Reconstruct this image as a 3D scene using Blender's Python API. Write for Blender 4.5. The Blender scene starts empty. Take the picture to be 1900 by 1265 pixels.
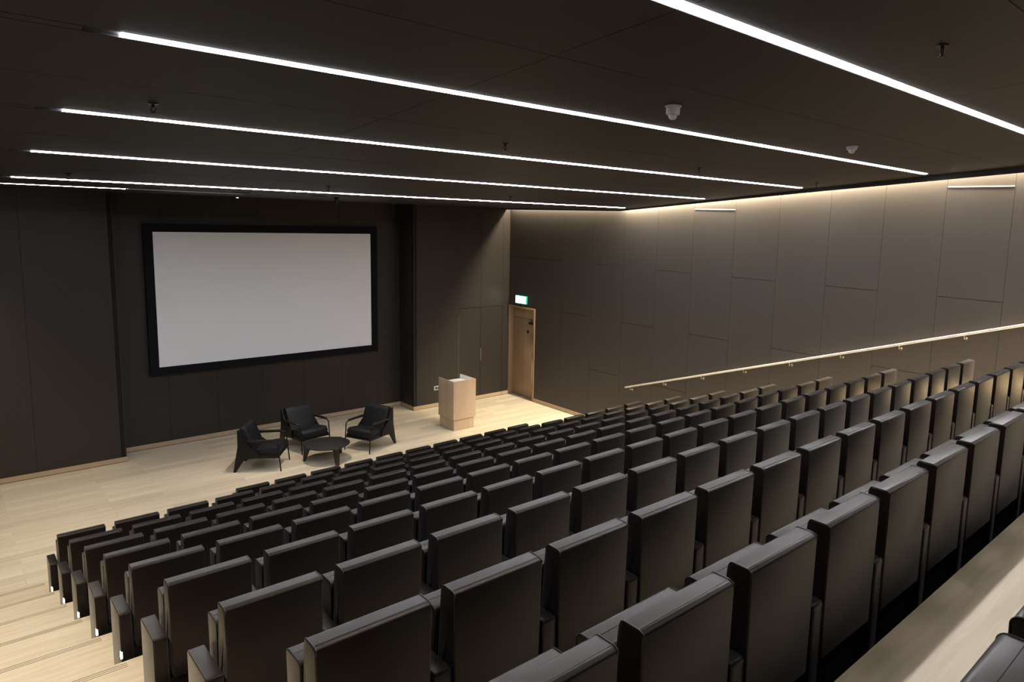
import bpy, bmesh, math, random
from mathutils import Vector, Matrix
random.seed(7)
scene = bpy.context.scene
COL = scene.collection

# ------------------------------------------------------------------ layout (metres)
PITCH = 0.56                       # seat pitch along a row
RY, RZ, DY, DZ, H = 3.3708, 1.2503, 1.0479, 0.32825, 0.9217
X0, SW = 0.1978, 0.4604            # left edge of the first backrest, backrest width
OY = [-.004, .0023, -.0132, -.0186, -.0112, -.0033, .0044, -.0205, -.0088, .0444, .03]
OZ = [.009, .011, .0102, .0072, .0044, .003, -.0056, -.0038, -.0086, -.0311, -.033]
def row_y(i): return RY - (i - 1) * DY + OY[i]
def row_z(i): return max(0.0, RZ + (i - 1) * DZ + OZ[i] - H)
EDGE = 0.095
XL_WALL, W = -1.12, 11.332
Y_FRONT_R, Y_FRONT_L, Y_REC = 9.578, 9.711, 10.2926
X_REC_L, X_REC_R = 1.9665, 8.292
Y_BACK = -9.4
CA, CB = 5.7606, -0.0883
Y_BEND = 5.2
def ceil_z(y): return CA + CB * y if y < Y_BEND else CA + CB * Y_BEND
Z_FLAT = ceil_z(9)

# ------------------------------------------------------------------ materials
def new_mat(name):
    m = bpy.data.materials.new(name); m.use_nodes = True
    nt = m.node_tree; b = nt.nodes['Principled BSDF']
    return m, nt, b
def N(nt, t, **kw):
    n = nt.nodes.new(t)
    for k, v in kw.items(): setattr(n, k, v)
    return n
def plain(name, col, rough=.5, metal=0, spec=.5, noise=0, nscale=40, bump=0):
    m, nt, b = new_mat(name)
    b.inputs['Base Color'].default_value = (*col, 1)
    b.inputs['Roughness'].default_value = rough
    b.inputs['Metallic'].default_value = metal
    b.inputs['Specular IOR Level'].default_value = spec
    if noise or bump:
        tc = N(nt, 'ShaderNodeTexCoord'); nz = N(nt, 'ShaderNodeTexNoise')
        nz.inputs['Scale'].default_value = nscale; nz.inputs['Detail'].default_value = 4
        nt.links.new(tc.outputs['Object'], nz.inputs['Vector'])
        if noise:
            mx = N(nt, 'ShaderNodeMix', data_type='RGBA')
            mx.inputs[6].default_value = (*[c * (1 - noise) for c in col], 1)
            mx.inputs[7].default_value = (*[min(1, c * (1 + noise)) for c in col], 1)
            nt.links.new(nz.outputs['Fac'], mx.inputs[0]); nt.links.new(mx.outputs[2], b.inputs['Base Color'])
        if bump:
            bp = N(nt, 'ShaderNodeBump'); bp.inputs['Strength'].default_value = bump; bp.inputs['Distance'].default_value = .002
            nt.links.new(nz.outputs['Fac'], bp.inputs['Height']); nt.links.new(bp.outputs['Normal'], b.inputs['Normal'])
    return m
def emis(name, col, strength):
    m, nt, b = new_mat(name)
    b.inputs['Base Color'].default_value = (*col, 1)
    b.inputs['Emission Color'].default_value = (*col, 1)
    b.inputs['Emission Strength'].default_value = strength
    return m
def wood(name, c1, c2, plank_w, plank_l, rough, axis='X', grain=1.0, gap=.0012, shift=0):
    m, nt, b = new_mat(name); L = nt.links.new
    geo = N(nt, 'ShaderNodeNewGeometry')
    mp = N(nt, 'ShaderNodeMapping', vector_type='POINT')
    if axis == 'Z': mp.inputs['Rotation'].default_value = (0, math.pi / 2, 0)
    mp.inputs['Location'].default_value = (shift, 20 if shift else 0, 0)
    L(geo.outputs['Position'], mp.inputs['Vector'])
    br = N(nt, 'ShaderNodeTexBrick'); br.offset = .37; br.squash = 1
    br.inputs['Scale'].default_value = 1
    br.inputs['Brick Width'].default_value = plank_l; br.inputs['Row Height'].default_value = plank_w
    br.inputs['Mortar Size'].default_value = gap; br.inputs['Mortar Smooth'].default_value = 0
    br.inputs['Color1'].default_value = (0, 0, 0, 1); br.inputs['Color2'].default_value = (1, 1, 1, 1)
    br.inputs['Mortar'].default_value = (.35, .35, .35, 1)
    L(mp.outputs['Vector'], br.inputs['Vector'])
    mp2 = N(nt, 'ShaderNodeMapping'); mp2.inputs['Scale'].default_value = (1.3, 16, 16)
    L(mp.outputs['Vector'], mp2.inputs['Vector'])
    off = N(nt, 'ShaderNodeVectorMath', operation='ADD')
    L(mp2.outputs['Vector'], off.inputs[0])
    sc = N(nt, 'ShaderNodeVectorMath', operation='SCALE'); sc.inputs['Scale'].default_value = 30
    L(br.outputs['Color'], sc.inputs[0]); L(sc.outputs['Vector'], off.inputs[1])
    nz = N(nt, 'ShaderNodeTexNoise'); nz.inputs['Scale'].default_value = 1.4; nz.inputs['Detail'].default_value = 6
    nz.inputs['Distortion'].default_value = .6
    L(off.outputs['Vector'], nz.inputs['Vector'])
    mx = N(nt, 'ShaderNodeMix', data_type='RGBA'); mx.inputs[6].default_value = (*c1, 1); mx.inputs[7].default_value = (*c2, 1)
    sep = N(nt, 'ShaderNodeSeparateColor'); L(br.outputs['Color'], sep.inputs['Color'])
    a = N(nt, 'ShaderNodeMath', operation='MULTIPLY'); a.inputs[1].default_value = .55; L(sep.outputs['Red'], a.inputs[0])
    c = N(nt, 'ShaderNodeMath', operation='MULTIPLY_ADD'); c.inputs[1].default_value = .9 * grain; L(nz.outputs['Fac'], c.inputs[0]); L(a.outputs[0], c.inputs[2])
    d = N(nt, 'ShaderNodeMath', operation='SUBTRACT', use_clamp=True); d.inputs[1].default_value = .22; L(c.outputs[0], d.inputs[0])
    L(d.outputs[0], mx.inputs[0])
    mo = N(nt, 'ShaderNodeMix', data_type='RGBA'); mo.inputs[7].default_value = (*[q * .62 for q in c1], 1)
    L(br.outputs['Fac'], mo.inputs[0]); L(mx.outputs[2], mo.inputs[6])
    L(mo.outputs[2], b.inputs['Base Color'])
    b.inputs['Roughness'].default_value = rough; b.inputs['Specular IOR Level'].default_value = .35
    return m
def weave(name, col, rough, amt=.12):
    m, nt, b = new_mat(name); L = nt.links.new
    geo = N(nt, 'ShaderNodeNewGeometry')
    mp = N(nt, 'ShaderNodeMapping'); mp.inputs['Scale'].default_value = (30, 30, 3)
    L(geo.outputs['Position'], mp.inputs['Vector'])
    nz = N(nt, 'ShaderNodeTexNoise'); nz.inputs['Scale'].default_value = 3; nz.inputs['Detail'].default_value = 5
    L(mp.outputs['Vector'], nz.inputs['Vector'])
    mx = N(nt, 'ShaderNodeMix', data_type='RGBA')
    mx.inputs[6].default_value = (*[c * (1 - amt) for c in col], 1); mx.inputs[7].default_value = (*[c * (1 + amt) for c in col], 1)
    L(nz.outputs['Fac'], mx.inputs[0]); L(mx.outputs[2], b.inputs['Base Color'])
    bp = N(nt, 'ShaderNodeBump'); bp.inputs['Strength'].default_value = .15; bp.inputs['Distance'].default_value = .002
    L(nz.outputs['Fac'], bp.inputs['Height']); L(bp.outputs['Normal'], b.inputs['Normal'])
    b.inputs['Roughness'].default_value = rough; b.inputs['Specular IOR Level'].default_value = .4
    return m

M = {}
M['floor'] = wood('oak_floor', (.50, .415, .295), (.76, .665, .51), .19, 2.1, .5)
M['tread'] = wood('oak_tread', (.50, .40, .27), (.80, .70, .53), 40, 4.5, .5, shift=1.45)
M['oak'] = wood('oak_veneer', (.44, .32, .22), (.58, .44, .32), .6, 3.0, .5, 'Z', gap=0)
M['oak_h'] = wood('oak_board', (.38, .27, .175), (.50, .37, .25), 5, 3.0, .5, gap=0)
M['door'] = wood('oak_door', (.27, .18, .11), (.38, .26, .165), .6, 3.0, .5, 'Z', gap=0)
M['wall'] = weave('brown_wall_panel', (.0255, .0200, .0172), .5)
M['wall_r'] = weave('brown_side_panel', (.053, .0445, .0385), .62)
M['ceil'] = weave('dark_ceiling_panel', (.020, .0168, .0185), .55, .06)
M['ceil'].node_tree.nodes['Principled BSDF'].inputs['Specular IOR Level'].default_value = .22
M['void'] = plain('dark_joint', (.004, .004, .004), .9)
M['groove'] = plain('groove_black', (.12, .09, .06), .9)
M['leather'] = plain('black_leather', (.0080, .0062, .0056), .37, spec=.65, noise=.15, nscale=60, bump=.12)
_b = M['leather'].node_tree.nodes['Principled BSDF']; _b.inputs['Specular Tint'].default_value = (.34, .26, .21, 1); _b.inputs['Sheen Weight'].default_value = .13; _b.inputs['Sheen Roughness'].default_value = .45; _b.inputs['Sheen Tint'].default_value = (.75, .72, .74, 1)
M['piping'] = plain('leather_piping', (.014, .011, .010), .4)
M['seam'] = plain('leather_seam', (.004, .003, .003), .7)
M['black'] = plain('black_steel', (.004, .004, .0045), .5, spec=.3)
M['blackcloth'] = plain('black_upholstery', (.0055, .006, .0085), .55, spec=.4, noise=.2, nscale=90, bump=.2)
M['darkwood'] = plain('dark_wood', (.012, .008, .006), .5, noise=.3, nscale=20)
M['tabletop'] = plain('table_top_dark', (.016, .014, .014), .45, noise=.25, nscale=30)
M['screen'] = plain('screen_white', (.87, .89, .96), .8, noise=.01, nscale=1)
M['screenframe'] = plain('screen_black_velvet', (.0045, .0045, .0075), .8, spec=.2)
M['steel'] = plain('brushed_steel', (.62, .58, .50), .3, metal=1)
M['rail'] = plain('pale_brass_rail', (.80, .77, .69), .32, metal=.35)
M['plate'] = plain('plate_grey', (.45, .45, .44), .4)
M['plateblk'] = plain('plate_black', (.01, .01, .01), .5)
M['white'] = plain('white_laminate', (.85, .85, .83), .4)
M['det'] = plain('detector_white', (.42, .40, .40), .5)
M['blue'] = plain('sign_blue', (.01, .02, .12), .4)
M['strip'] = emis('light_diffuser', (.93, .95, 1.0), 52.0)
M['strip_dim'] = emis('light_diffuser_rear', (.97, .95, .93), 22.0)
M['strip_bright'] = emis('light_diffuser_near', (.95, .95, .98), 92.0)
M['dimstrip'] = emis('dim_diffuser', (.93, .95, 1.0), .25)
M['step'] = emis('step_lamp', (1, .95, .82), 14.0)
M['exitw'] = emis('exit_white', (.85, 1, .95), 4)
M['exitg'] = emis('exit_green', (.55, 1, .84), 3.0)
M['exitd'] = emis('exit_green_dark', (.0, .35, .24), .6)
M['spot'] = emis('downlight_lens', (1, .93, .8), 6)

# ------------------------------------------------------------------ mesh helpers
def box(bm, x0, x1, y0, y1, z0, z1, mi=0):
    vs = [bm.verts.new(p) for p in ((x0,y0,z0),(x1,y0,z0),(x1,y1,z0),(x0,y1,z0),(x0,y0,z1),(x1,y0,z1),(x1,y1,z1),(x0,y1,z1))]
    out = []
    for f in ((0,3,2,1),(4,5,6,7),(0,1,5,4),(1,2,6,5),(2,3,7,6),(3,0,4,7)):
        fc = bm.faces.new([vs[i] for i in f]); fc.material_index = mi; out.append(fc)
    return vs
def prism(bm, pts, axis, a, b, mi=0):
    # pts: 2D outline; axis 'X': pts=(y,z); 'Y': pts=(x,z); 'Z': pts=(x,y)
    def P(p, t):
        return {'X': (t, p[0], p[1]), 'Y': (p[0], t, p[1]), 'Z': (p[0], p[1], t)}[axis]
    A = [bm.verts.new(P(p, a)) for p in pts]; B = [bm.verts.new(P(p, b)) for p in pts]
    n = len(pts)
    fs = [bm.faces.new(A), bm.faces.new(B[::-1])]
    for i in range(n): fs.append(bm.faces.new([A[i], B[i], B[(i+1) % n], A[(i+1) % n]]))
    for f in fs: f.material_index = mi
    return fs
def tube(bm, pts, r, seg=10, mi=0, closed=False, r2=None):
    pts = [Vector(p) for p in pts]; n = len(pts); rings = []
    up = None
    for i, p in enumerate(pts):
        if closed: t = (pts[(i+1) % n] - pts[i-1]).normalized()
        else: t = (pts[min(i+1, n-1)] - pts[max(i-1, 0)]).normalized()
        if up is None:
            up = t.orthogonal().normalized()
        else:
            up = (up - t * up.dot(t)).normalized()
        s = t.cross(up)
        rr = r if r2 is None else r + (r2 - r) * i / (n - 1)
        rings.append([bm.verts.new(p + (up * math.cos(2*math.pi*k/seg) + s * math.sin(2*math.pi*k/seg)) * rr) for k in range(seg)])
    m = n if closed else n - 1
    for i in range(m):
        a, b = rings[i], rings[(i+1) % n]
        for k in range(seg):
            f = bm.faces.new([a[k], a[(k+1) % seg], b[(k+1) % seg], b[k]]); f.material_index = mi; f.smooth = True
    if not closed:
        bm.faces.new(rings[0][::-1]).material_index = mi; bm.faces.new(rings[-1]).material_index = mi
def lathe(bm, prof, c, seg=28, mi=0):
    rings = []
    for r, z in prof:
        rings.append([bm.verts.new((c[0] + r*math.cos(2*math.pi*k/seg), c[1] + r*math.sin(2*math.pi*k/seg), c[2] + z)) for k in range(seg)])
    for a, b in zip(rings, rings[1:]):
        for k in range(seg):
            f = bm.faces.new([a[k], a[(k+1) % seg], b[(k+1) % seg], b[k]]); f.material_index = mi
    bm.faces.new(rings[0][::-1]); bm.faces.new(rings[-1])
def rounded(pts, rad, seg=4):
    out = []; n = len(pts)
    for i in range(n):
        p = Vector(pts[i]); a = Vector(pts[i-1]); b = Vector(pts[(i+1) % n])
        r = rad[i] if isinstance(rad, (list, tuple)) else rad
        if r <= 0: out.append(tuple(p)); continue
        da = (a-p).normalized(); db = (b-p).normalized()
        r_ = min(r, (a-p).length*.45, (b-p).length*.45)
        s, e = p + da*r_, p + db*r_
        for k in range(seg+1):
            t = k/seg; out.append(tuple((1-t)**2*s + 2*t*(1-t)*p + t*t*e))
    return out
def make(name, bm, mats, parent=None, bevel=0, smooth=False, loc=None, seg=2):
    bmesh.ops.recalc_face_normals(bm, faces=bm.faces[:])
    if bevel:
        es = [e for e in bm.edges if len(e.link_faces) == 2 and e.calc_face_angle(0) > math.radians(40)]
        bmesh.ops.bevel(bm, geom=es, offset=bevel, segments=seg, affect='EDGES', profile=.5, clamp_overlap=True)
    me = bpy.data.meshes.new(name); bm.to_mesh(me); bm.free()
    for m in (mats if isinstance(mats, (list, tuple)) else [mats]): me.materials.append(m)
    if smooth or bevel:
        me.polygons.foreach_set('use_smooth', [True]*len(me.polygons))
        me.set_sharp_from_angle(angle=math.radians(38))
    o = bpy.data.objects.new(name, me); COL.objects.link(o)
    if parent: o.parent = parent
    if loc: o.location = loc
    return o
def tag(o, label, cat, group=None):
    o['label'] = label; o['category'] = cat
    if group: o['group'] = group
    return o
def struct(o): o['kind'] = 'structure'; return o
def empty(name, loc, rz=0):
    o = bpy.data.objects.new(name, None); COL.objects.link(o); o.location = loc; o.rotation_euler = (0, 0, rz)
    o.empty_display_size = .1; return o
def Bm(): return bmesh.new()

# ------------------------------------------------------------------ floor and tiers
bm = Bm(); box(bm, XL_WALL-.3, W+.6, -9.7, Y_REC+.1, -.2, 0)
struct(make('floor', bm, M['floor']))
def tier_edge(j): return row_y(j-1) - EDGE if j > 0 else None
for j in range(1, 12):
    yf = row_y(j-1) - EDGE if j <= 10 else -7.15
    yb = (row_y(j) - EDGE - .06) if j < 10 else (-7.2 if j == 10 else Y_BACK)
    z = row_z(j) if j <= 10 else row_z(10) + DZ
    zlo = (row_z(j-1) if j > 1 else 0) - .05
    if j == 11: zlo = row_z(10) - .05
    bm = Bm()
    box(bm, XL_WALL, W, yb, yf, zlo - .3 if j > 1 else 0, z)
    # grooved nosing inlays on the stair aisles
    for xa, xb in ((XL_WALL, .12), (10.45, W)):
        for g in (.028, .05, .072):
            box(bm, xa, xb, yf-g-.0045, yf-g, z-.001, z+.0012, 1)
    o = make('trim_%d' % (20+j), bm, [M['tread'], M['groove']]); struct(o)

# ------------------------------------------------------------------ walls
G = .0042; GH = .008
def panels(name, rects, plane, depth, mat, extra=None, back=True, skew=None):
    """rects in (u0,u1,z0,z1). plane ('X',x,sign): panel face at x, body extends away from the room"""
    bm = Bm(); ax, c, s = plane
    for u0, u1, z0, z1 in rects:
        g = G/2; h = GH/2
        if ax == 'X': box(bm, min(c, c+s*depth), max(c, c+s*depth), u0+g, u1-g, z0+h, z1-h)
        else: box(bm, u0+g, u1-g, min(c, c+s*depth), max(c, c+s*depth), z0+h, z1-h)
        d0, d1 = c+s*(depth*.55), c+s*(depth+.06)
        if ax == 'X': box(bm, min(d0,d1), max(d0,d1), u0-.001, u1+.001, z0-.001, z1+.001, 1)
        else: box(bm, u0-.001, u1+.001, min(d0,d1), max(d0,d1), z0-.001, z1+.001, 1)
    return struct(make(name, bm, [mat, M['void']]))
ZT = 7.2
edges = [Y_FRONT_R, 8.40, 7.32, 6.22, 5.15, 4.14, 3.13, 2.09, 1.075, .045, -.94, -1.92, -2.89, -3.9, -4.9, -5.9, -6.9, -7.9, Y_BACK]
rects = []
for i in range(len(edges)-1):
    y1, y0 = edges[i], edges[i+1]
    if i == 0:
        rects.append((y0, y1, 2.60, 3.975)); rects.append((y0, y1, 3.975, ZT)); continue
    zs = [0, 1.325, 3.975, ZT] if i % 2 == 1 else [0, 2.65, ZT]
    if i == 1: zs = [0, 3.975, ZT]
    if abs(y1-3.13) < .01: zs = [0, 2.65, 5.345, ZT]
    if abs(y1+1.92) < .01: zs = [0, 1.325, 3.975, 5.745, ZT]
    for a, b in zip(zs, zs[1:]): rects.append((y0, y1, a, b))
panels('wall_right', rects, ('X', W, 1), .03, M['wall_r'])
# thick carcass behind the side wall panels around the door niche
bm = Bm(); box(bm, W+.09, W+.5, Y_BACK, 8.36, 0, ZT); box(bm, W+.09, W+.5, 8.36, 10.4, 2.62, ZT); box(bm, W+.32, W+.5, 8.36, 10.4, 0, 2.62)
box(bm, W+.0, W+.5, 9.60, 10.4, 0, 2.62)
struct(make('wall_right_core', bm, M['void']))
# two slim pale strips painting the light caught along access panel edges
for k, (y0, y1, z) in enumerate(((2.09, 3.13, 5.345), (-2.89, -1.92, 5.745))):
    bm = Bm(); box(bm, W-.004, W, y0+.01, y1-.01, z-.012, z+.004)
    struct(make('trim_%d' % (40+k), bm, M['plate']))
edl = [y for y in edges[::-1]]; edl[-1] = Y_FRONT_L
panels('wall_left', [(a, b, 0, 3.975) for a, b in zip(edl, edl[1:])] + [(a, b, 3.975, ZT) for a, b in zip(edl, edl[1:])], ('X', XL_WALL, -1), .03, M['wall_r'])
# front: left block, recess, right block
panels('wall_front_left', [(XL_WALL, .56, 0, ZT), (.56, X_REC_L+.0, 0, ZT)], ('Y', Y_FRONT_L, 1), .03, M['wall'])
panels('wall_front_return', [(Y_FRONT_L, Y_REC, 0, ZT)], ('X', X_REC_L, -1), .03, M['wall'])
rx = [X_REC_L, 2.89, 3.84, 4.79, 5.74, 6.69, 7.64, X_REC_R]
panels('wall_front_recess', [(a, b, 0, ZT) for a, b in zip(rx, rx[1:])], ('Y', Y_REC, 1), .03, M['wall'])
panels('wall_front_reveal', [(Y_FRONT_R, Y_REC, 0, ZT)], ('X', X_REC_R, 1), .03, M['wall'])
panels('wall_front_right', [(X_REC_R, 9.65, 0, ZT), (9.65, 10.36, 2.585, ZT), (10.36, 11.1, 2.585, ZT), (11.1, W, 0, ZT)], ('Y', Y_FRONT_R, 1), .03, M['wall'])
bm = Bm(); box(bm, XL_WALL-.5, W+.5, Y_BACK-.2, Y_BACK, 0, ZT); struct(make('wall_back', bm, M['wall_r']))
# flush concealed double door in the front wall
for k, (a, b) in enumerate(((9.65, 10.36), (10.36, 11.1))):
    bm = Bm(); box(bm, a+.005, b-.005, Y_FRONT_R+.003, Y_FRONT_R+.045, .105, 2.578)
    box(bm, a+.002, b-.002, Y_FRONT_R+.03, Y_FRONT_R+.09, 0, 2.585, 1)
    d = struct(make('door_%d' % (2+k), bm, [M['wall'], M['void']]))
    if k == 0:
        bm = Bm(); box(bm, a-.001, a+.004, Y_FRONT_R+.001, Y_FRONT_R+.03, .11, 2.4)
        make('edge_glint', bm, plain('glint_grey', (.16, .15, .14), .4), d)  # grey strip paints the light reflected in the door gap
    else:
        bm = Bm(); box(bm, a-.012, a+.022, Y_FRONT_R-.012, Y_FRONT_R+.004, 1.09, 1.44)
        make('flush_handle', bm, plain('handle_bronze', (.16, .13, .11), .4, metal=.6), d, bevel=.003)

# baseboards (oak, black shadow line at the foot)
def base(name, x0, x1, y0, y1):
    bm = Bm(); box(bm, x0, x1, y0, y1, .008, .10)
    e = .004
    box(bm, x0-(e if x1-x0 < .1 else 0), x1+(e if x1-x0 < .1 else 0), y0-(e if y1-y0 < .1 else 0), y1, 0, .008, 1)
    struct(make(name, bm, [M['oak_h'], M['void']]))
T = .014
base('baseboard_left', XL_WALL, X_REC_L+T, Y_FRONT_L-T, Y_FRONT_L)
base('baseboard_return', X_REC_L, X_REC_L+T, Y_FRONT_L, Y_REC)
base('baseboard_recess', X_REC_L+T, X_REC_R-T, Y_REC-T, Y_REC)
base('baseboard_reveal', X_REC_R-T, X_REC_R, Y_FRONT_R, Y_REC)
base('baseboard_front', X_REC_R-T, 9.65, Y_FRONT_R-T, Y_FRONT_R)
base('baseboard_cabinet', 9.66, 11.09, Y_FRONT_R-T, Y_FRONT_R)
base('baseboard_corner', 11.10, W, Y_FRONT_R-T, Y_FRONT_R)
base('baseboard_right', W-T, W, 4.4, 8.38)

# ------------------------------------------------------------------ ceiling
XC0, XC1 = XL_WALL+.15, W-.15
strip_y = [4.727, 2.533, .383, -1.754, -3.86, -6.0]
bm = Bm()
def slab(y0, y1, x0, x1, t0=0, t1=.03, mi=0):
    g = .003 if mi == 0 else 0
    y0 += g; y1 -= g; x0 += g; x1 -= g
    a, b = (ceil_z(y0), ceil_z(y1))
    vs = [bm.verts.new(p) for p in ((x0,y0,a+t0),(x1,y0,a+t0),(x1,y1,b+t0),(x0,y1,b+t0),(x0,y0,a+t1),(x1,y0,a+t1),(x1,y1,b+t1),(x0,y1,b+t1))]
    for f in ((0,3,2,1),(4,5,6,7),(0,1,5,4),(1,2,6,5),(2,3,7,6),(3,0,4,7)):
        bm.faces.new([vs[i] for i in f]).material_index = mi
ys = [Y_BEND-.0001, 4.727, 3.63, 2.533, 1.49, .383, -.68, -1.754, -2.85, -3.86, -4.95, -6.0, -7.1, -8.15, Y_BACK]
xs = [XC0, 2.17, 5.43, 8.69, XC1]
for y1, y0 in zip(ys, ys[1:]):
    for a, b in zip(xs, xs[1:]):
        lo = y0 + (.045 if any(abs(y0-s) < .01 for s in strip_y) else 0)
        hi = y1 - (.045 if any(abs(y1-s) < .01 for s in strip_y) else 0)
        slab(lo, hi, a, b)
slab(Y_BACK, Y_BEND-.0001, XC0, XC1, .03, .10, 1)
# strips of board closing the light channel left and right of each strip light
XS0, XS1 = .14, 10.83
for s in strip_y:
    if s - .05 < Y_BACK: continue
    slab(s-.042, s+.042, XC0, XS0-.16); slab(s-.042, s+.042, XS1+.02, XC1)
struct(make('ceiling', bm, [M['ceil'], M['void']]))
bm = Bm()
for a, b in zip(xs, xs[1:]):
    for y0, y1 in ((Y_BEND+.004, 6.45), (6.55, 8.2), (8.2, Y_REC+.05)):
        if y1 > 10:   # keep clear of the projecting blocks
            y1 = Y_FRONT_R-.003
        box(bm, a+.003, b-.003, y0+.003, y1-.003, Z_FLAT, Z_FLAT+.03)
box(bm, X_REC_L+.01, X_REC_R-.01, Y_FRONT_R, Y_REC-.002, Z_FLAT, Z_FLAT+.03)
box(bm, XL_WALL, X_REC_L, Y_FRONT_R-.003, Y_FRONT_L-.003, Z_FLAT, Z_FLAT+.03)
box(bm, XC0, XC1, Y_BEND, Y_REC, Z_FLAT+.03, Z_FLAT+.1, 1)
struct(make('ceiling_front', bm, [M['ceil'], M['void']]))
bm = Bm(); box(bm, XL_WALL-.4, W+.4, Y_BACK-.1, Y_REC+.2, ZT, ZT+.1); struct(make('ceiling_soffit', bm, M['void']))
# upstands that close the cove slots along both side walls
for nm, xa in (('trim_51', XC1-.032), ('trim_52', XC0+.002)):
    bm = Bm()
    vs = []
    for y in (Y_BACK, Y_BEND, Y_FRONT_R):
        z = ceil_z(y); vs.append([bm.verts.new((x, y, zz)) for x, zz in ((xa, z+.03), (xa+.03, z+.03), (xa+.03, ZT), (xa, ZT))])
    for a, b in zip(vs, vs[1:]):
        for k in range(4): bm.faces.new([a[k], a[(k+1) % 4], b[(k+1) % 4], b[k]])
    bm.faces.new(vs[0]); bm.faces.new(vs[-1][::-1])
    struct(make(nm, bm, M['white']))

for nm, xa in (('trim_53', XC1), ('trim_54', XC0-.012)):
    bm = Bm(); vs = []
    for y, dd in ((Y_BACK, -.14), (-3, -.10), (0.5, -.058), (2.8, -.042), (Y_BEND, -.026), (Y_FRONT_R-.002, -.030)):
        z = ceil_z(y); vs.append([bm.verts.new((x, y, zz)) for x, zz in ((xa, z+dd), (xa+.012, z+dd), (xa+.012, z+.05), (xa, z+.05))])
    for a, b in zip(vs, vs[1:]):
        for k in range(4): bm.faces.new([a[k], a[(k+1) % 4], b[(k+1) % 4], b[k]])
    bm.faces.new(vs[0]); bm.faces.new(vs[-1][::-1])
    struct(make(nm, bm, M['ceil']))

# ------------------------------------------------------------------ linear ceiling lights
ORD = ['nearest the stage', 'second from the stage', 'third from the stage', 'fourth from the stage', 'fifth from the stage, cut by the top edge', 'sixth from the stage, overhead']
def sloped_box(bm, x0, x1, y0, y1, d0, d1, mi=0):
    a, b = ceil_z(y0), ceil_z(y1)
    vs = [bm.verts.new(p) for p in ((x0,y0,a+d0),(x1,y0,a+d0),(x1,y1,b+d0),(x0,y1,b+d0),(x0,y0,a+d1),(x1,y0,a+d1),(x1,y1,b+d1),(x0,y1,b+d1))]
    for f in ((0,3,2,1),(4,5,6,7),(0,1,5,4),(1,2,6,5),(2,3,7,6),(3,0,4,7)):
        bm.faces.new([vs[i] for i in f]).material_index = mi
for i, s in enumerate(strip_y):
    t = empty('linear_ceiling_light', (0, 0, 0))
    tag(t, 'long white linear ceiling light, ' + ORD[i], 'ceiling light', 'full width linear ceiling lights')
    bm = Bm(); sloped_box(bm, XS0-.155, XS1+.015, s-.041, s+.041, .008, .028); make('housing', bm, M['void'], t)
    bm = Bm(); sloped_box(bm, XS0, XS1, s-.031, s+.031, -.003, .010); make('diffuser', bm, M['strip_dim'] if s < -5 else (M['strip_bright'] if s < -3 else M['strip']), t)
t = empty('linear_ceiling_light', (0, 0, 0))
tag(t, 'short linear ceiling light at far left over the stage', 'ceiling light')
bm = Bm(); box(bm, -.9, 3.4, 6.46, 6.54, Z_FLAT+.008, Z_FLAT+.03); make('housing', bm, M['void'], t)
bm = Bm(); box(bm, -.6, 1.62, 6.465, 6.535, Z_FLAT-.004, Z_FLAT+.012); make('diffuser', bm, M['strip'], t)
bm = Bm(); box(bm, 1.65, 3.3, 6.465, 6.535, Z_FLAT-.001, Z_FLAT+.012); make('dim_diffuser', bm, M['dimstrip'], t)

# ------------------------------------------------------------------ ceiling fittings
def detector(x, y, deep, label):
    z = ceil_z(y); t = empty('smoke_detector', (x, y, z)); t.scale = (.74, .74, .8); tag(t, label, 'smoke detector')
    bm = Bm(); lathe(bm, [(.001, .003), (.092, .003), (.092, -.012), (.07, -.014), (.001, -.014)], (0,0,0)); make('mounting_plate', bm, M['det'], t, smooth=True)
    bm = Bm(); lathe(bm, [(.074, -.013), (.078, -.03), (.074, -.03-deep), (.05, -.034-deep), (.001, -.034-deep)], (0,0,0)); make('body', bm, M['det'], t, smooth=True)
    bm = Bm(); z0 = -.033-deep; lathe(bm, [(.046, z0), (.047, z0-.018), (.036, z0-.038), (.02, z0-.048), (.001, z0-.05)], (0,0,0)); make('sensor_dome', bm, M['det'], t, smooth=True)
detector(3.83, -2.42, .055, 'larger white round smoke detector above the fourth ceiling light')
detector(7.15, -2.33, .02, 'smaller white smoke detector nearer the right wall')
def sprinkler(x, y, label):
    z = ceil_z(y); t = empty('fire_sprinkler', (x, y, z)); tag(t, label, 'sprinkler', 'small dark sprinkler heads in the ceiling')
    bm = Bm(); lathe(bm, [(.001, .002), (.035, .002), (.035, -.006), (.001, -.008)], (0,0,0), 16); make('rosette', bm, M['black'], t)
    bm = Bm(); tube(bm, [(0,0,-.004),(0,0,-.03)], .011, 8); tube(bm, [(-.014,0,-.03),(-.017,0,-.045),(0,0,-.066)], .004, 6); tube(bm, [(.014,0,-.03),(.017,0,-.045),(0,0,-.066)], .004, 6)
    make('frame', bm, M['black'], t)
    bm = Bm(); lathe(bm, [(.001, -.066), (.022, -.066), (.022, -.07), (.001, -.071)], (0,0,0), 16); make('deflector', bm, M['black'], t)
for x, y, l in ((.605, -.213, 'dark sprinkler left of all, below the fourth light strip from the stage'), (3.735, -.29, 'dark sprinkler behind the third light strip, above its middle'),
                (7.0, -.27, 'dark sprinkler between third and fourth light strips, right of centre'), (10.3, -.2, 'dark sprinkler close to the right wall cove'),
                (3.918, -4.45, 'largest dark sprinkler at top right, beyond the nearest light strip'), (.618, 4.1, 'tiny dark sprinkler far left above the first light strip'),
                (3.672, 3.9, 'tiny dark sprinkler above the middle of the first light strip'), (7.0, 3.9, 'tiny dark sprinkler above the right part of the first strip')):
    sprinkler(x, y, l)
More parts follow.
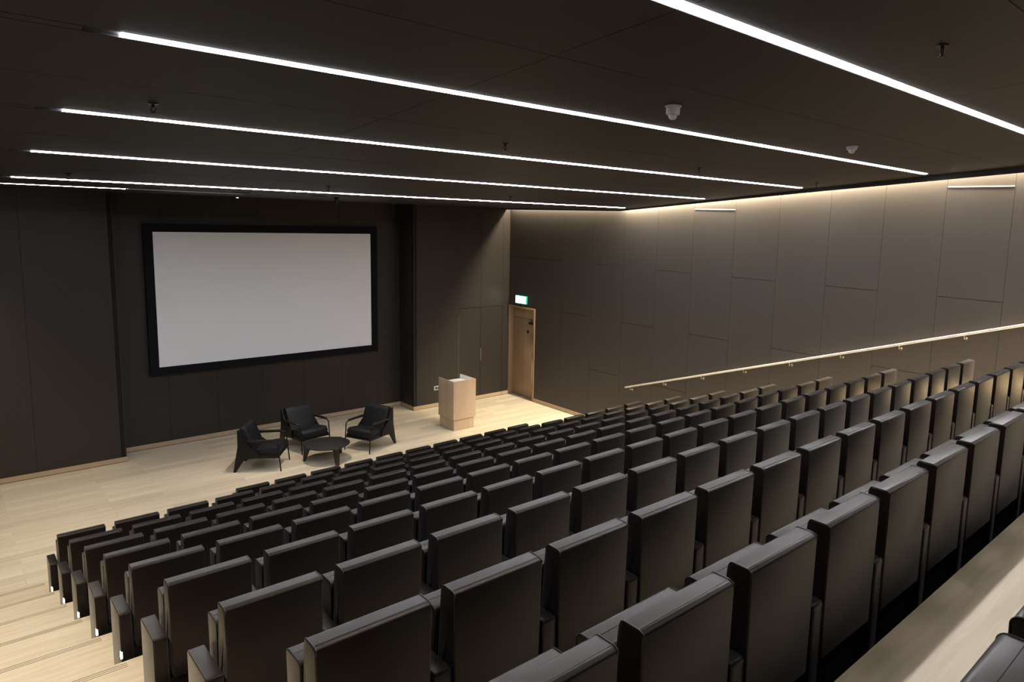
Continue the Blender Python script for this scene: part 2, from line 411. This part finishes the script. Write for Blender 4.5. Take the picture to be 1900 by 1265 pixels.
for k, (x, l) in enumerate(((1.7, 'leftmost'), (2.9, 'second from left'), (4.1, 'third from left'), (5.5, 'fourth from left'))):
    t = empty('air_slot', (x, Y_BEND+.055, Z_FLAT)); tag(t, 'tiny black slot in the ceiling fold above the screen, ' + l, 'air vent', 'black slots along the ceiling fold')
    bm = Bm(); box(bm, -.11, .11, -.045, -.036, -.009, .002); box(bm, -.11, .11, .036, .045, -.009, .002); make('frame', bm, M['black'], t)
    bm = Bm(); box(bm, -.105, .105, -.036, .036, -.005, .002); make('slot', bm, M['void'], t)
t = empty('downlight', (4.085, 9.3, Z_FLAT)); tag(t, 'tiny lit round downlight in the ceiling above the screen', 'downlight')
bm = Bm(); lathe(bm, [(.001, .01), (.05, .01), (.05, -.012), (.034, -.014), (.034, -.002), (.001, -.002)], (0,0,0), 20); make('bezel', bm, M['black'], t)
bm = Bm(); lathe(bm, [(.001, 0), (.031, -.004), (.02, -.02), (.001, -.026)], (0,0,0), 20); make('lens', bm, M['spot'], t)
t = empty('ceiling_camera', (4.55, 5.6, Z_FLAT)); tag(t, 'small black stub hanging from the ceiling above the screen', 'camera')
bm = Bm(); lathe(bm, [(.001, .002), (.05, .002), (.045, -.02), (.001, -.022)], (0,0,0), 16); make('base', bm, M['black'], t)
bm = Bm(); lathe(bm, [(.03, -.015), (.034, -.08), (.026, -.11), (.001, -.12)], (0,0,0), 16); make('housing', bm, M['black'], t, smooth=True)

# ------------------------------------------------------------------ projection screen
sx0, sx1, sz0, sz1 = 2.6995, 7.4677, 1.7082, 4.5596
t = empty('projection_screen', ((sx0+sx1)/2, Y_REC, sz0)); tag(t, 'large blank white projection screen in a wide black frame', 'projection screen')
cx = (sx0+sx1)/2; yf = -.08
bm = Bm(); box(bm, sx0-cx-.01, sx1-cx+.01, yf, yf+.02, -.01, sz1-sz0+.01); make('screen_surface', bm, M['screen'], t)
bm = Bm(); fw = .15; hh = sz1-sz0; a, b = sx0-cx, sx1-cx
outer = [(a-fw, -fw), (b+fw, -fw), (b+fw, hh+fw), (a-fw, hh+fw)]; inner = [(a, 0), (b, 0), (b, hh), (a, hh)]
for k in range(4):
    q = [outer[k], outer[(k+1) % 4], inner[(k+1) % 4], inner[k]]
    prism(bm, q, 'Y', yf-.02, -.003)
make('frame', bm, M['screenframe'], t)
bm = Bm()
for k in range(4):
    o_, i_ = inner, [(a+.018, .018), (b-.018, .018), (b-.018, hh-.018), (a+.018, hh-.018)]
    prism(bm, [inner[k], inner[(k+1) % 4], i_[(k+1) % 4], i_[k]], 'Y', yf-.006, yf-.0005)
make('inner_edge', bm, M['screenframe'], t)

# ------------------------------------------------------------------ oak door in the right wall
d = empty('door_1', (W, 8.98, 0)); d['kind'] = 'structure'
y0, y1, zt = 8.40-8.98, Y_FRONT_R-8.98, 2.60
bm = Bm()
box(bm, -.012, .19, y0, y0+.065, 0, zt); box(bm, -.012, .19, y1-.05, y1-.0005, 0, zt); box(bm, -.012, .19, y0+.065, y1-.05, zt-.055, zt)
make('door_frame', bm, M['door'], d, bevel=.002)
bm = Bm(); box(bm, .13, .175, y0+.07, y1-.055, 2.27, zt-.055); make('transom_panel', bm, M['door'], d, bevel=.003)
bm = Bm(); box(bm, .13, .175, y0+.07, y1-.055, .012, 2.258); leaf = make('door_leaf', bm, M['door'], d, bevel=.003)
bm = Bm(); box(bm, .03, .15, y1-.065, y1-.049, 2.258, 2.27); make('stop_bead', bm, M['oak_h'], d)
hy = y0+.17
bm = Bm(); tube(bm, [(.07, hy, .45), (.07, hy, 1.88)], .016, 12); tube(bm, [(.07, hy, .58), (.132, hy, .58)], .009, 8); tube(bm, [(.07, hy, 1.75), (.132, hy, 1.75)], .009, 8)
make('pull_handle', bm, M['steel'], leaf)
bm = Bm(); box(bm, .075, .132, y0+.08, y0+.38, 2.13, 2.19); tube(bm, [(.10, y0+.12, 2.2), (.09, y0+.25, 2.23), (.12, y0+.36, 2.24)], .007, 6)
make('door_closer', bm, M['plateblk'], leaf, bevel=.004)
bm = Bm(); tube(bm, [(.124, y0+.46, 1.90), (.131, y0+.46, 1.90)], .05, 20); make('round_sign', bm, M['blue'], leaf)

# exit sign
t = empty('exit_sign', (W, 8.982, 2.70)); tag(t, 'glowing white and green emergency exit sign above the oak door', 'exit sign')
bm = Bm(); box(bm, -.05, -.001, -.235, .235, -.01, .21); make('housing', bm, M['exitd'], t, bevel=.004)
bm = Bm(); box(bm, -.054, -.0505, .045, .225, 0, .2); make('pictogram_panel', bm, M['exitw'], t)
bm = Bm(); box(bm, -.054, -.0505, -.225, .04, 0, .2); make('green_panel', bm, M['exitg'], t)
bm = Bm(); prism(bm, [(-.05, .085), (-.13, .085), (-.13, .05), (-.19, .1), (-.13, .15), (-.13, .115), (-.05, .115)], 'X', -.056, -.0542); make('arrow', bm, M['exitw'], t)

# wall plates
def socket(name, label, loc, rz, w=.2, h=.115):
    t = empty(name, loc, rz); tag(t, label, 'socket')
    bm = Bm(); prism(bm, rounded([(-w/2, -h/2), (w/2, -h/2), (w/2, h/2), (-w/2, h/2)], .015), 'Y', -.010, -.001); make('faceplate', bm, M['plate'], t, bevel=.002)
    for s in (-1, 1):
        bm = Bm(); prism(bm, rounded([(s*.036-.029, -.032), (s*.036+.029, -.032), (s*.036+.029, .032), (s*.036-.029, .032)], .012), 'Y', -.014, -.0095); make('outlet', bm, M['plateblk'], t)
socket('wall_socket', 'double wall socket with pale frame right of the oak door', (W, 7.88, .523), math.pi/2)
socket('wall_socket', 'double wall socket with pale frame on the front wall beside the lectern', (8.985, Y_FRONT_R, .507), 0)
t = empty('wall_switch', (W, 7.89, 1.15), math.pi/2); tag(t, 'small dark switch plate on the wall right of the oak door', 'switch')
bm = Bm(); prism(bm, rounded([(-.045, -.05), (.045, -.05), (.045, .05), (-.045, .05)], .01), 'Y', -.009, -.001); make('faceplate', bm, plain('plate_bronze', (.05, .045, .04), .35), t, bevel=.002)
bm = Bm(); box(bm, -.014, .014, -.013, -.0085, -.028, .028); make('rocker', bm, M['plateblk'], t)

# ------------------------------------------------------------------ lectern
t = empty('lectern', (8.42, 7.77, 0)); tag(t, 'pale oak lectern with recessed white top and stepped plinth', 'lectern')
bm = Bm(); prism(bm, rounded([(-.285, -.315), (.285, -.315), (.285, .30), (-.285, .30)], [.02, .02, .004, .004]), 'Z', .004, .262); make('plinth', bm, M['oak'], t)
bm = Bm(); box(bm, -.275, .275, -.305, .29, .262, .268); box(bm, -.288, .288, -.318, .302, 0, .004); make('shadow_gap', bm, plain('gap_brown', (.10, .06, .035), .8), t)
ow, oy0, oy1 = .315, -.345, .315
tb = .026
bm = Bm()
prism(bm, rounded([(-ow, oy0), (ow, oy0), (ow, oy0+tb), (-ow, oy0+tb)], [.015, .015, 0, 0]), 'Z', .268, 1.195)
make('front_panel', bm, M['oak'], t)
for s in (-1, 1):
    bm = Bm(); xa, xb = sorted((s*ow, s*(ow-tb))); box(bm, xa, xb, oy0+tb, oy1, .268, 1.195); make('side_panel', bm, M['oak'], t, bevel=.002)
    bm = Bm(); xa, xb = sorted((s*(ow-tb), s*(ow-tb-.004))); box(bm, xa, xb, oy0+tb, oy1-.01, 1.08, 1.19); make('white_lining', bm, M['white'], t)
bm = Bm(); prism(bm, [(oy0+tb, 1.13), (oy1-.01, 1.09), (oy1-.01, 1.07), (oy0+tb, 1.105)], 'X', -ow+tb+.001, ow-tb-.001); make('reading_surface', bm, M['white'], t)
bm = Bm(); box(bm, -ow+tb, ow-tb, -.2, .28, .268, .29); box(bm, -ow+tb, ow-tb, -.2, .28, .68, .70); make('shelf', bm, M['oak_h'], t)

# ------------------------------------------------------------------ handrail
t = empty('handrail', (W-.09, 4.86, 1.125)); tag(t, 'long pale brass handrail climbing along the right wall', 'handrail')
sl = (3.676-1.125)/(-3.234-4.858); ye = -8.6
bm = Bm()
def rz(y): return (y-4.86)*sl
pts = [(0, 0, 0), (0, ye-4.86, rz(ye))]
P = []
for y, z in ((0, 0), (ye-4.86, rz(ye))):
    P.append([bm.verts.new((x, y, z+zz)) for x, zz in rounded([(-.024, -.021), (.024, -.021), (.024, .021), (-.024, .021)], .012, 4)])
n = len(P[0])
for k in range(n):
    f = bm.faces.new([P[0][k], P[0][(k+1) % n], P[1][(k+1) % n], P[1][k]]); f.smooth = True
bm.faces.new(P[0]); bm.faces.new(P[1][::-1])
make('rail', bm, M['rail'], t)
ystep = [4.714, 3.7, 2.66, 1.62, .60, -.41, -1.43, -2.43, -3.45, -4.47, -5.5, -6.5]
for y in ystep:
    bm = Bm(); z = rz(y)
    tube(bm, [(0, y-4.86, z-.018), (0, y-4.86, z-.07), (.012, y-4.86, z-.082), (.075, y-4.86, z-.082)], .008, 8)
    tube(bm, [(.078, y-4.86, z-.082), (.089, y-4.86, z-.082)], .024, 14)
    make('bracket', bm, M['steel'], t)

# ------------------------------------------------------------------ theatre seat
C = SW/2
back_prof = rounded([(0, .335), (0, .912), (.018, .9217), (.088, .9217), (.097, .905), (.135, .47), (.13, .345), (.11, .335)], [.01, .006, .008, .026, .02, .05, .02, .01], 4)
def side_pipe(bm, prof, x, r=.0035):
    tube(bm, [(x, y, z) for y, z in prof], r, 5, closed=True)
def back_mesh():
    bm = Bm(); prism(bm, back_prof, 'X', -C, C)
    # soften the lower outer corners
    for v in bm.verts:
        if v.co.z < .36: v.co.x *= .955
    return bm
cush_prof = rounded([(.148, .40), (.150, .778), (.165, .790), (.272, .790), (.287, .774), (.276, .42), (.24, .36), (.17, .355)], [.02, .01, .01, .012, .014, .03, .03, .02], 3)
arm_prof = rounded([(0, 0), (0, .612), (.312, .612), (.312, 0)], [0, .02, .02, 0], 5)
seat0 = empty('theatre_seat', (0, 0, 0)); seat0['category'] = 'seat'
b0 = make('backrest', back_mesh(), M['leather'], seat0, bevel=.007, seg=3)
bm = Bm()
side_pipe(bm, [(y*1.0, z) for y, z in back_prof if z > .37], 0, .0032)
p0 = make('piping', bm, M['piping'], b0)
bm = Bm(); tube(bm, [(-C+.008, .021, .9208), (C-.008, .021, .9208)], .0015, 5)
s0 = make('seam', bm, M['seam'], b0)
bm = Bm(); prism(bm, cush_prof, 'X', -C+.004, C-.004)
c0 = make('tip_up_cushion', bm, M['leather'], seat0, bevel=.006, seg=3)
bm = Bm(); tube(bm, [(-C+.01, .222, .7897), (C-.01, .222, .7897)], .0014, 5)
for s in (-1, 1): tube(bm, [(s*(C-.006), y, z) for y, z in cush_prof], .003, 5, closed=True)
cs0 = make('seam', bm, M['seam'], c0)
def arm_mesh():
    bm = Bm(); prism(bm, arm_prof, 'X', -.038, .038); return bm
a0 = make('armrest_panel', arm_mesh(), M['leather'], seat0, bevel=.006, seg=3); a0.location = (-PITCH/2, 0, 0)
bm = Bm(); box(bm, -.031, .031, .004, .012, .02, .598)
for s in (-1, 1): tube(bm, [(s*.032, -.0008, .02), (s*.032, -.0008, .59)], .0018, 4)
as0 = make('rear_seam', bm, M['seam'], a0)
# black box added to fill in the dark shade under the backrest
bm = Bm(); box(bm, -PITCH/2+.038, PITCH/2-.038, .03, .24, .0, .325); box(bm, -.06, .06, .06, .14, .3, .40)
f0 = make('underseat_shade_fill', bm, M['black'], seat0, bevel=.004)
# end panel variant with the small step lamp
bm = Bm(); box(bm, -.0405, -.030, -.001, .022, .288, .338)
lamp_mesh = make('step_lamp', bm, M['step']); lamp_data = lamp_mesh.data; bpy.data.objects.remove(lamp_mesh)

NUM = ['first', 'second', 'third', 'fourth', 'fifth', 'sixth', 'seventh', 'eighth', 'ninth', 'tenth', 'eleventh', 'twelfth', 'thirteenth', 'fourteenth', 'fifteenth', 'sixteenth', 'seventeenth', 'eighteenth']
ROWN = ['short front row', 'second row', 'third row', 'fourth row', 'fifth row', 'sixth row', 'seventh row', 'eighth row', 'ninth row', 'tenth row before the wide wooden step', 'rearmost row behind the wide wooden step']
def dup(o, parent):
    c = o.copy(); COL.objects.link(c); c.parent = parent
    return c
first = True
for i in range(11):
    ks = range(4, 14) if i == 0 else (range(1, 6) if i == 10 else range(0, 18))
    if i == 9: ks = range(0, 14)
    ks = list(ks)
    for k in ks:
        r = seat0.copy(); COL.objects.link(r)
        r.location = (X0 + C + k*PITCH, row_y(i), row_z(i))
        n = k - ks[0]
        if i == 10: r['label'] = ('black leather folded seat, lower of the two at the bottom right corner', 'black leather folded seat, upper of the two at the right edge, bottom corner', 'black leather tip-up seat, third from left in the rearmost row', 'black leather tip-up seat, fourth from left in the rearmost row', 'black leather tip-up seat, fifth from left in the rearmost row')[n]
        elif i == 0: r['label'] = 'black leather tip-up seat, %s from left in the short front row' % NUM[n]
        else: r['label'] = 'black leather tip-up seat, %s from left in the %s from stage' % (NUM[n], ROWN[i] if i < 9 else 'tenth row')
        r['category'] = 'seat'; r['group'] = 'black theatre seats, ' + ROWN[i]
        bb = dup(b0, r); dup(s0, bb)
        if i >= 4:
            for q in (-1, 1): dup(p0, bb).location = (q*(C-.004), 0, 0)
        cc = dup(c0, r); 
        if i >= 6: dup(cs0, cc)
        aa = dup(a0, r)
        if i >= 5: dup(as0, aa)
        dup(f0, r)
        if n == 0 and 0 <= i <= 9:
            l = bpy.data.objects.new('step_lamp', lamp_data); COL.objects.link(l); l.parent = aa
        if k == ks[-1] and i not in (9,):
            a2 = dup(a0, r); a2.location = (PITCH/2, 0, 0)
            if i >= 5: dup(as0, a2)
for o in (s0, p0, cs0, as0, f0, a0, c0, b0, seat0): bpy.data.objects.remove(o)

# ------------------------------------------------------------------ armchairs
def armchair(cx, cy, ang, label):
    t = empty('armchair', (cx, cy, 0), math.radians(ang + 90)); tag(t, label, 'armchair', 'black armchairs on the stage')
    w = .33
    # local: faces -Y
    bm = Bm()
    prof = rounded([(-.37, .30), (-.395, .43), (-.34, .485), (.10, .425), (.16, .38), (.16, .27), (-.3, .275)], [.03, .06, .06, .03, .02, .02, .03], 5)
    prism(bm, prof, 'X', -.302, .302)
    for v in bm.verts:
        v.co.z += 0
    make('seat_cushion', bm, M['blackcloth'], t, bevel=.02, seg=3)
    bm = Bm()
    prof = rounded([(.03, .38), (.20, .83), (.245, .872), (.325, .862), (.335, .80), (.19, .33), (.13, .30)], [.03, .05, .04, .03, .03, .03, .03], 5)
    prism(bm, prof, 'X', -.30, .30)
    make('back_cushion', bm, M['blackcloth'], t, bevel=.018, seg=3)
    for s in (-1, 1):
        x = s*w
        # broad steel rear leg, widest at seat level, running on up the back
        bm = Bm()
        prism(bm, [(.40, 0), (.445, 0), (.355, .50), (.35, .84), (.31, .84), (.17, .56), (.0, .42), (-.05, .28), (.22, .265), (.27, .20)], 'X', x-.016, x+.016)
        make('rear_leg', bm, M['black'], t, bevel=.004)
        # front leg tube bending into the arm support
        bm = Bm(); arc = []
        p0_, p1_, p2_ = Vector((x, -.375, .545)), Vector((x, -.37, .60)), Vector((x, -.31, .605))
        for q in range(7):
            u = q/6; arc.append((1-u)**2*p0_ + 2*u*(1-u)*p1_ + u*u*p2_)
        tube(bm, [(x, -.425, 0), (x, -.40, .28)] + arc + [(x, 0, .60), (x, .27, .585)], .0125, 10)
        make('front_leg', bm, M['black'], t)
        bm = Bm(); prism(bm, rounded([(-.30, .612), (-.28, .640), (.18, .632), (.20, .605)], .01), 'X', x-.028, x+.028); make('armrest', bm, M['darkwood'], t, bevel=.006)
    bm = Bm(); box(bm, -w, w, -.39, -.35, .27, .30); box(bm, -w, w, .15, .19, .26, .29)
    for s in (-1, 1): box(bm, s*.311-.008, s*.311+.008, -.385, .17, .262, .345)
    tube(bm, [(-w, .30, .60), (w, .30, .60)], .012, 8)
    make('seat_frame', bm, M['black'], t, bevel=.003)
armchair(3.92, 7.81, -34, 'black armchair nearest the left, seen from its side, facing the coffee table')
armchair(5.02, 8.45, -80, 'middle black armchair behind the coffee table, facing the seats')
armchair(6.115, 7.63, -156, 'right black armchair, angled left toward the coffee table')

# coffee table with three blade legs
tc = (5.05, 7.37); t = empty('coffee_table', (*tc, 0)); tag(t, 'low round dark coffee table with three broad legs', 'table')
bm = Bm(); lathe(bm, [(.001, .330), (.425, .330), (.438, .340), (.438, .352), (.43, .357), (.001, .357)], (0,0,0), 64); make('tabletop', bm, M['tabletop'], t, smooth=True)
for (lx, ly) in ((4.678, 7.591), (5.06, 6.915), (5.425, 7.617)):
    a = math.atan2(ly-tc[1], lx-tc[0])
    bm = Bm(); prism(bm, rounded([(.425, 0), (.47, 0), (.458, .350), (.44, .362), (.405, .362), (.30, .328), (.33, .26)], [.004]*7, 2), 'Y', -.045, .045)
    for v in bm.verts:
        if v.co.z < .2: v.co.y *= .75
    o = make('leg', bm, M['darkwood'], t, bevel=.008); o.rotation_euler = (0, 0, a)

# ------------------------------------------------------------------ lights
def area(name, loc, sx, sy, e, col, rot=(0, 0, 0)):
    l = bpy.data.lights.new(name, 'AREA'); l.shape = 'RECTANGLE'; l.size = sx; l.size_y = sy; l.energy = e; l.color = col
    o = bpy.data.objects.new(name, l); COL.objects.link(o); o.location = loc; o.rotation_euler = rot; return o
WARM = (1, .86, .62)
for xw, nm in ((W-.026, 'right'), (XL_WALL+.034, 'left')):
    for y0, y1 in ((Y_BACK+.1, -5.2), (-5.2, 0), (0, Y_BEND), (Y_BEND, Y_FRONT_R-.05)):
        z0, z1 = ceil_z(y0)+.13, ceil_z(y1)+.13
        L = math.hypot(y1-y0, z1-z0)
        area('cove_light_'+nm, (xw, (y0+y1)/2, (z0+z1)/2), .05, L, (22.0 if nm == 'left' else (44.0 if y0 > 5 else 150.0))*L, WARM, (math.atan2(z1-z0, y1-y0), 0, 0))
def spot(loc, target, e, ang, col, r=.05, blend=.5):
    l = bpy.data.lights.new('stage_spot', 'SPOT'); l.energy = e; l.spot_size = math.radians(ang); l.spot_blend = blend; l.color = col; l.shadow_soft_size = r
    o = bpy.data.objects.new('stage_spot', l); COL.objects.link(o); o.location = loc
    o.rotation_euler = (Vector(target)-Vector(loc)).to_track_quat('-Z', 'Y').to_euler(); return o
for loc, tg, e in (((4.9, 6.8, Z_FLAT-.05), (4.95, 7.2, 0), 190), ((8.3, 6.7, Z_FLAT-.05), (8.3, 7.3, 0), 80), ((2.2, 6.9, Z_FLAT-.05), (1.9, 6.6, 0), 60)):
    spot(loc, tg, e*2.6, 68, (1, .86, .70), .04, .9)

w = bpy.data.worlds.new('World'); scene.world = w; w.use_nodes = True
w.node_tree.nodes['Background'].inputs[0].default_value = (.02, .02, .025, 1); w.node_tree.nodes['Background'].inputs[1].default_value = .3

# ------------------------------------------------------------------ camera
cam = bpy.data.cameras.new('camera'); co = bpy.data.objects.new('camera', cam); COL.objects.link(co)
yaw, pitch, roll, fpx = -.7609, -.1344, .0303, 1291.91
PX, PY = 135.63, -48.19
f = Vector((-math.sin(yaw)*math.cos(pitch), math.cos(yaw)*math.cos(pitch), math.sin(pitch)))
r = Vector((math.cos(yaw), math.sin(yaw), 0)); u = r.cross(f)
c, s = math.cos(roll), math.sin(roll)
r2 = c*r + s*u; u2 = -s*r + c*u
m = Matrix((( r2.x, u2.x, -f.x, -.6821), (r2.y, u2.y, -f.y, -6.1948), (r2.z, u2.z, -f.z, 5.0279), (0, 0, 0, 1)))
co.matrix_world = m
cam.sensor_fit = 'HORIZONTAL'; cam.sensor_width = 36; cam.lens = fpx*36/1900
cam.shift_x = -PX/1900; cam.shift_y = PY/1900
cam.clip_start = .05
scene.camera = co
scene.view_settings.view_transform = 'Standard'
scene.view_settings.look = 'None'
scene.view_settings.exposure = 0
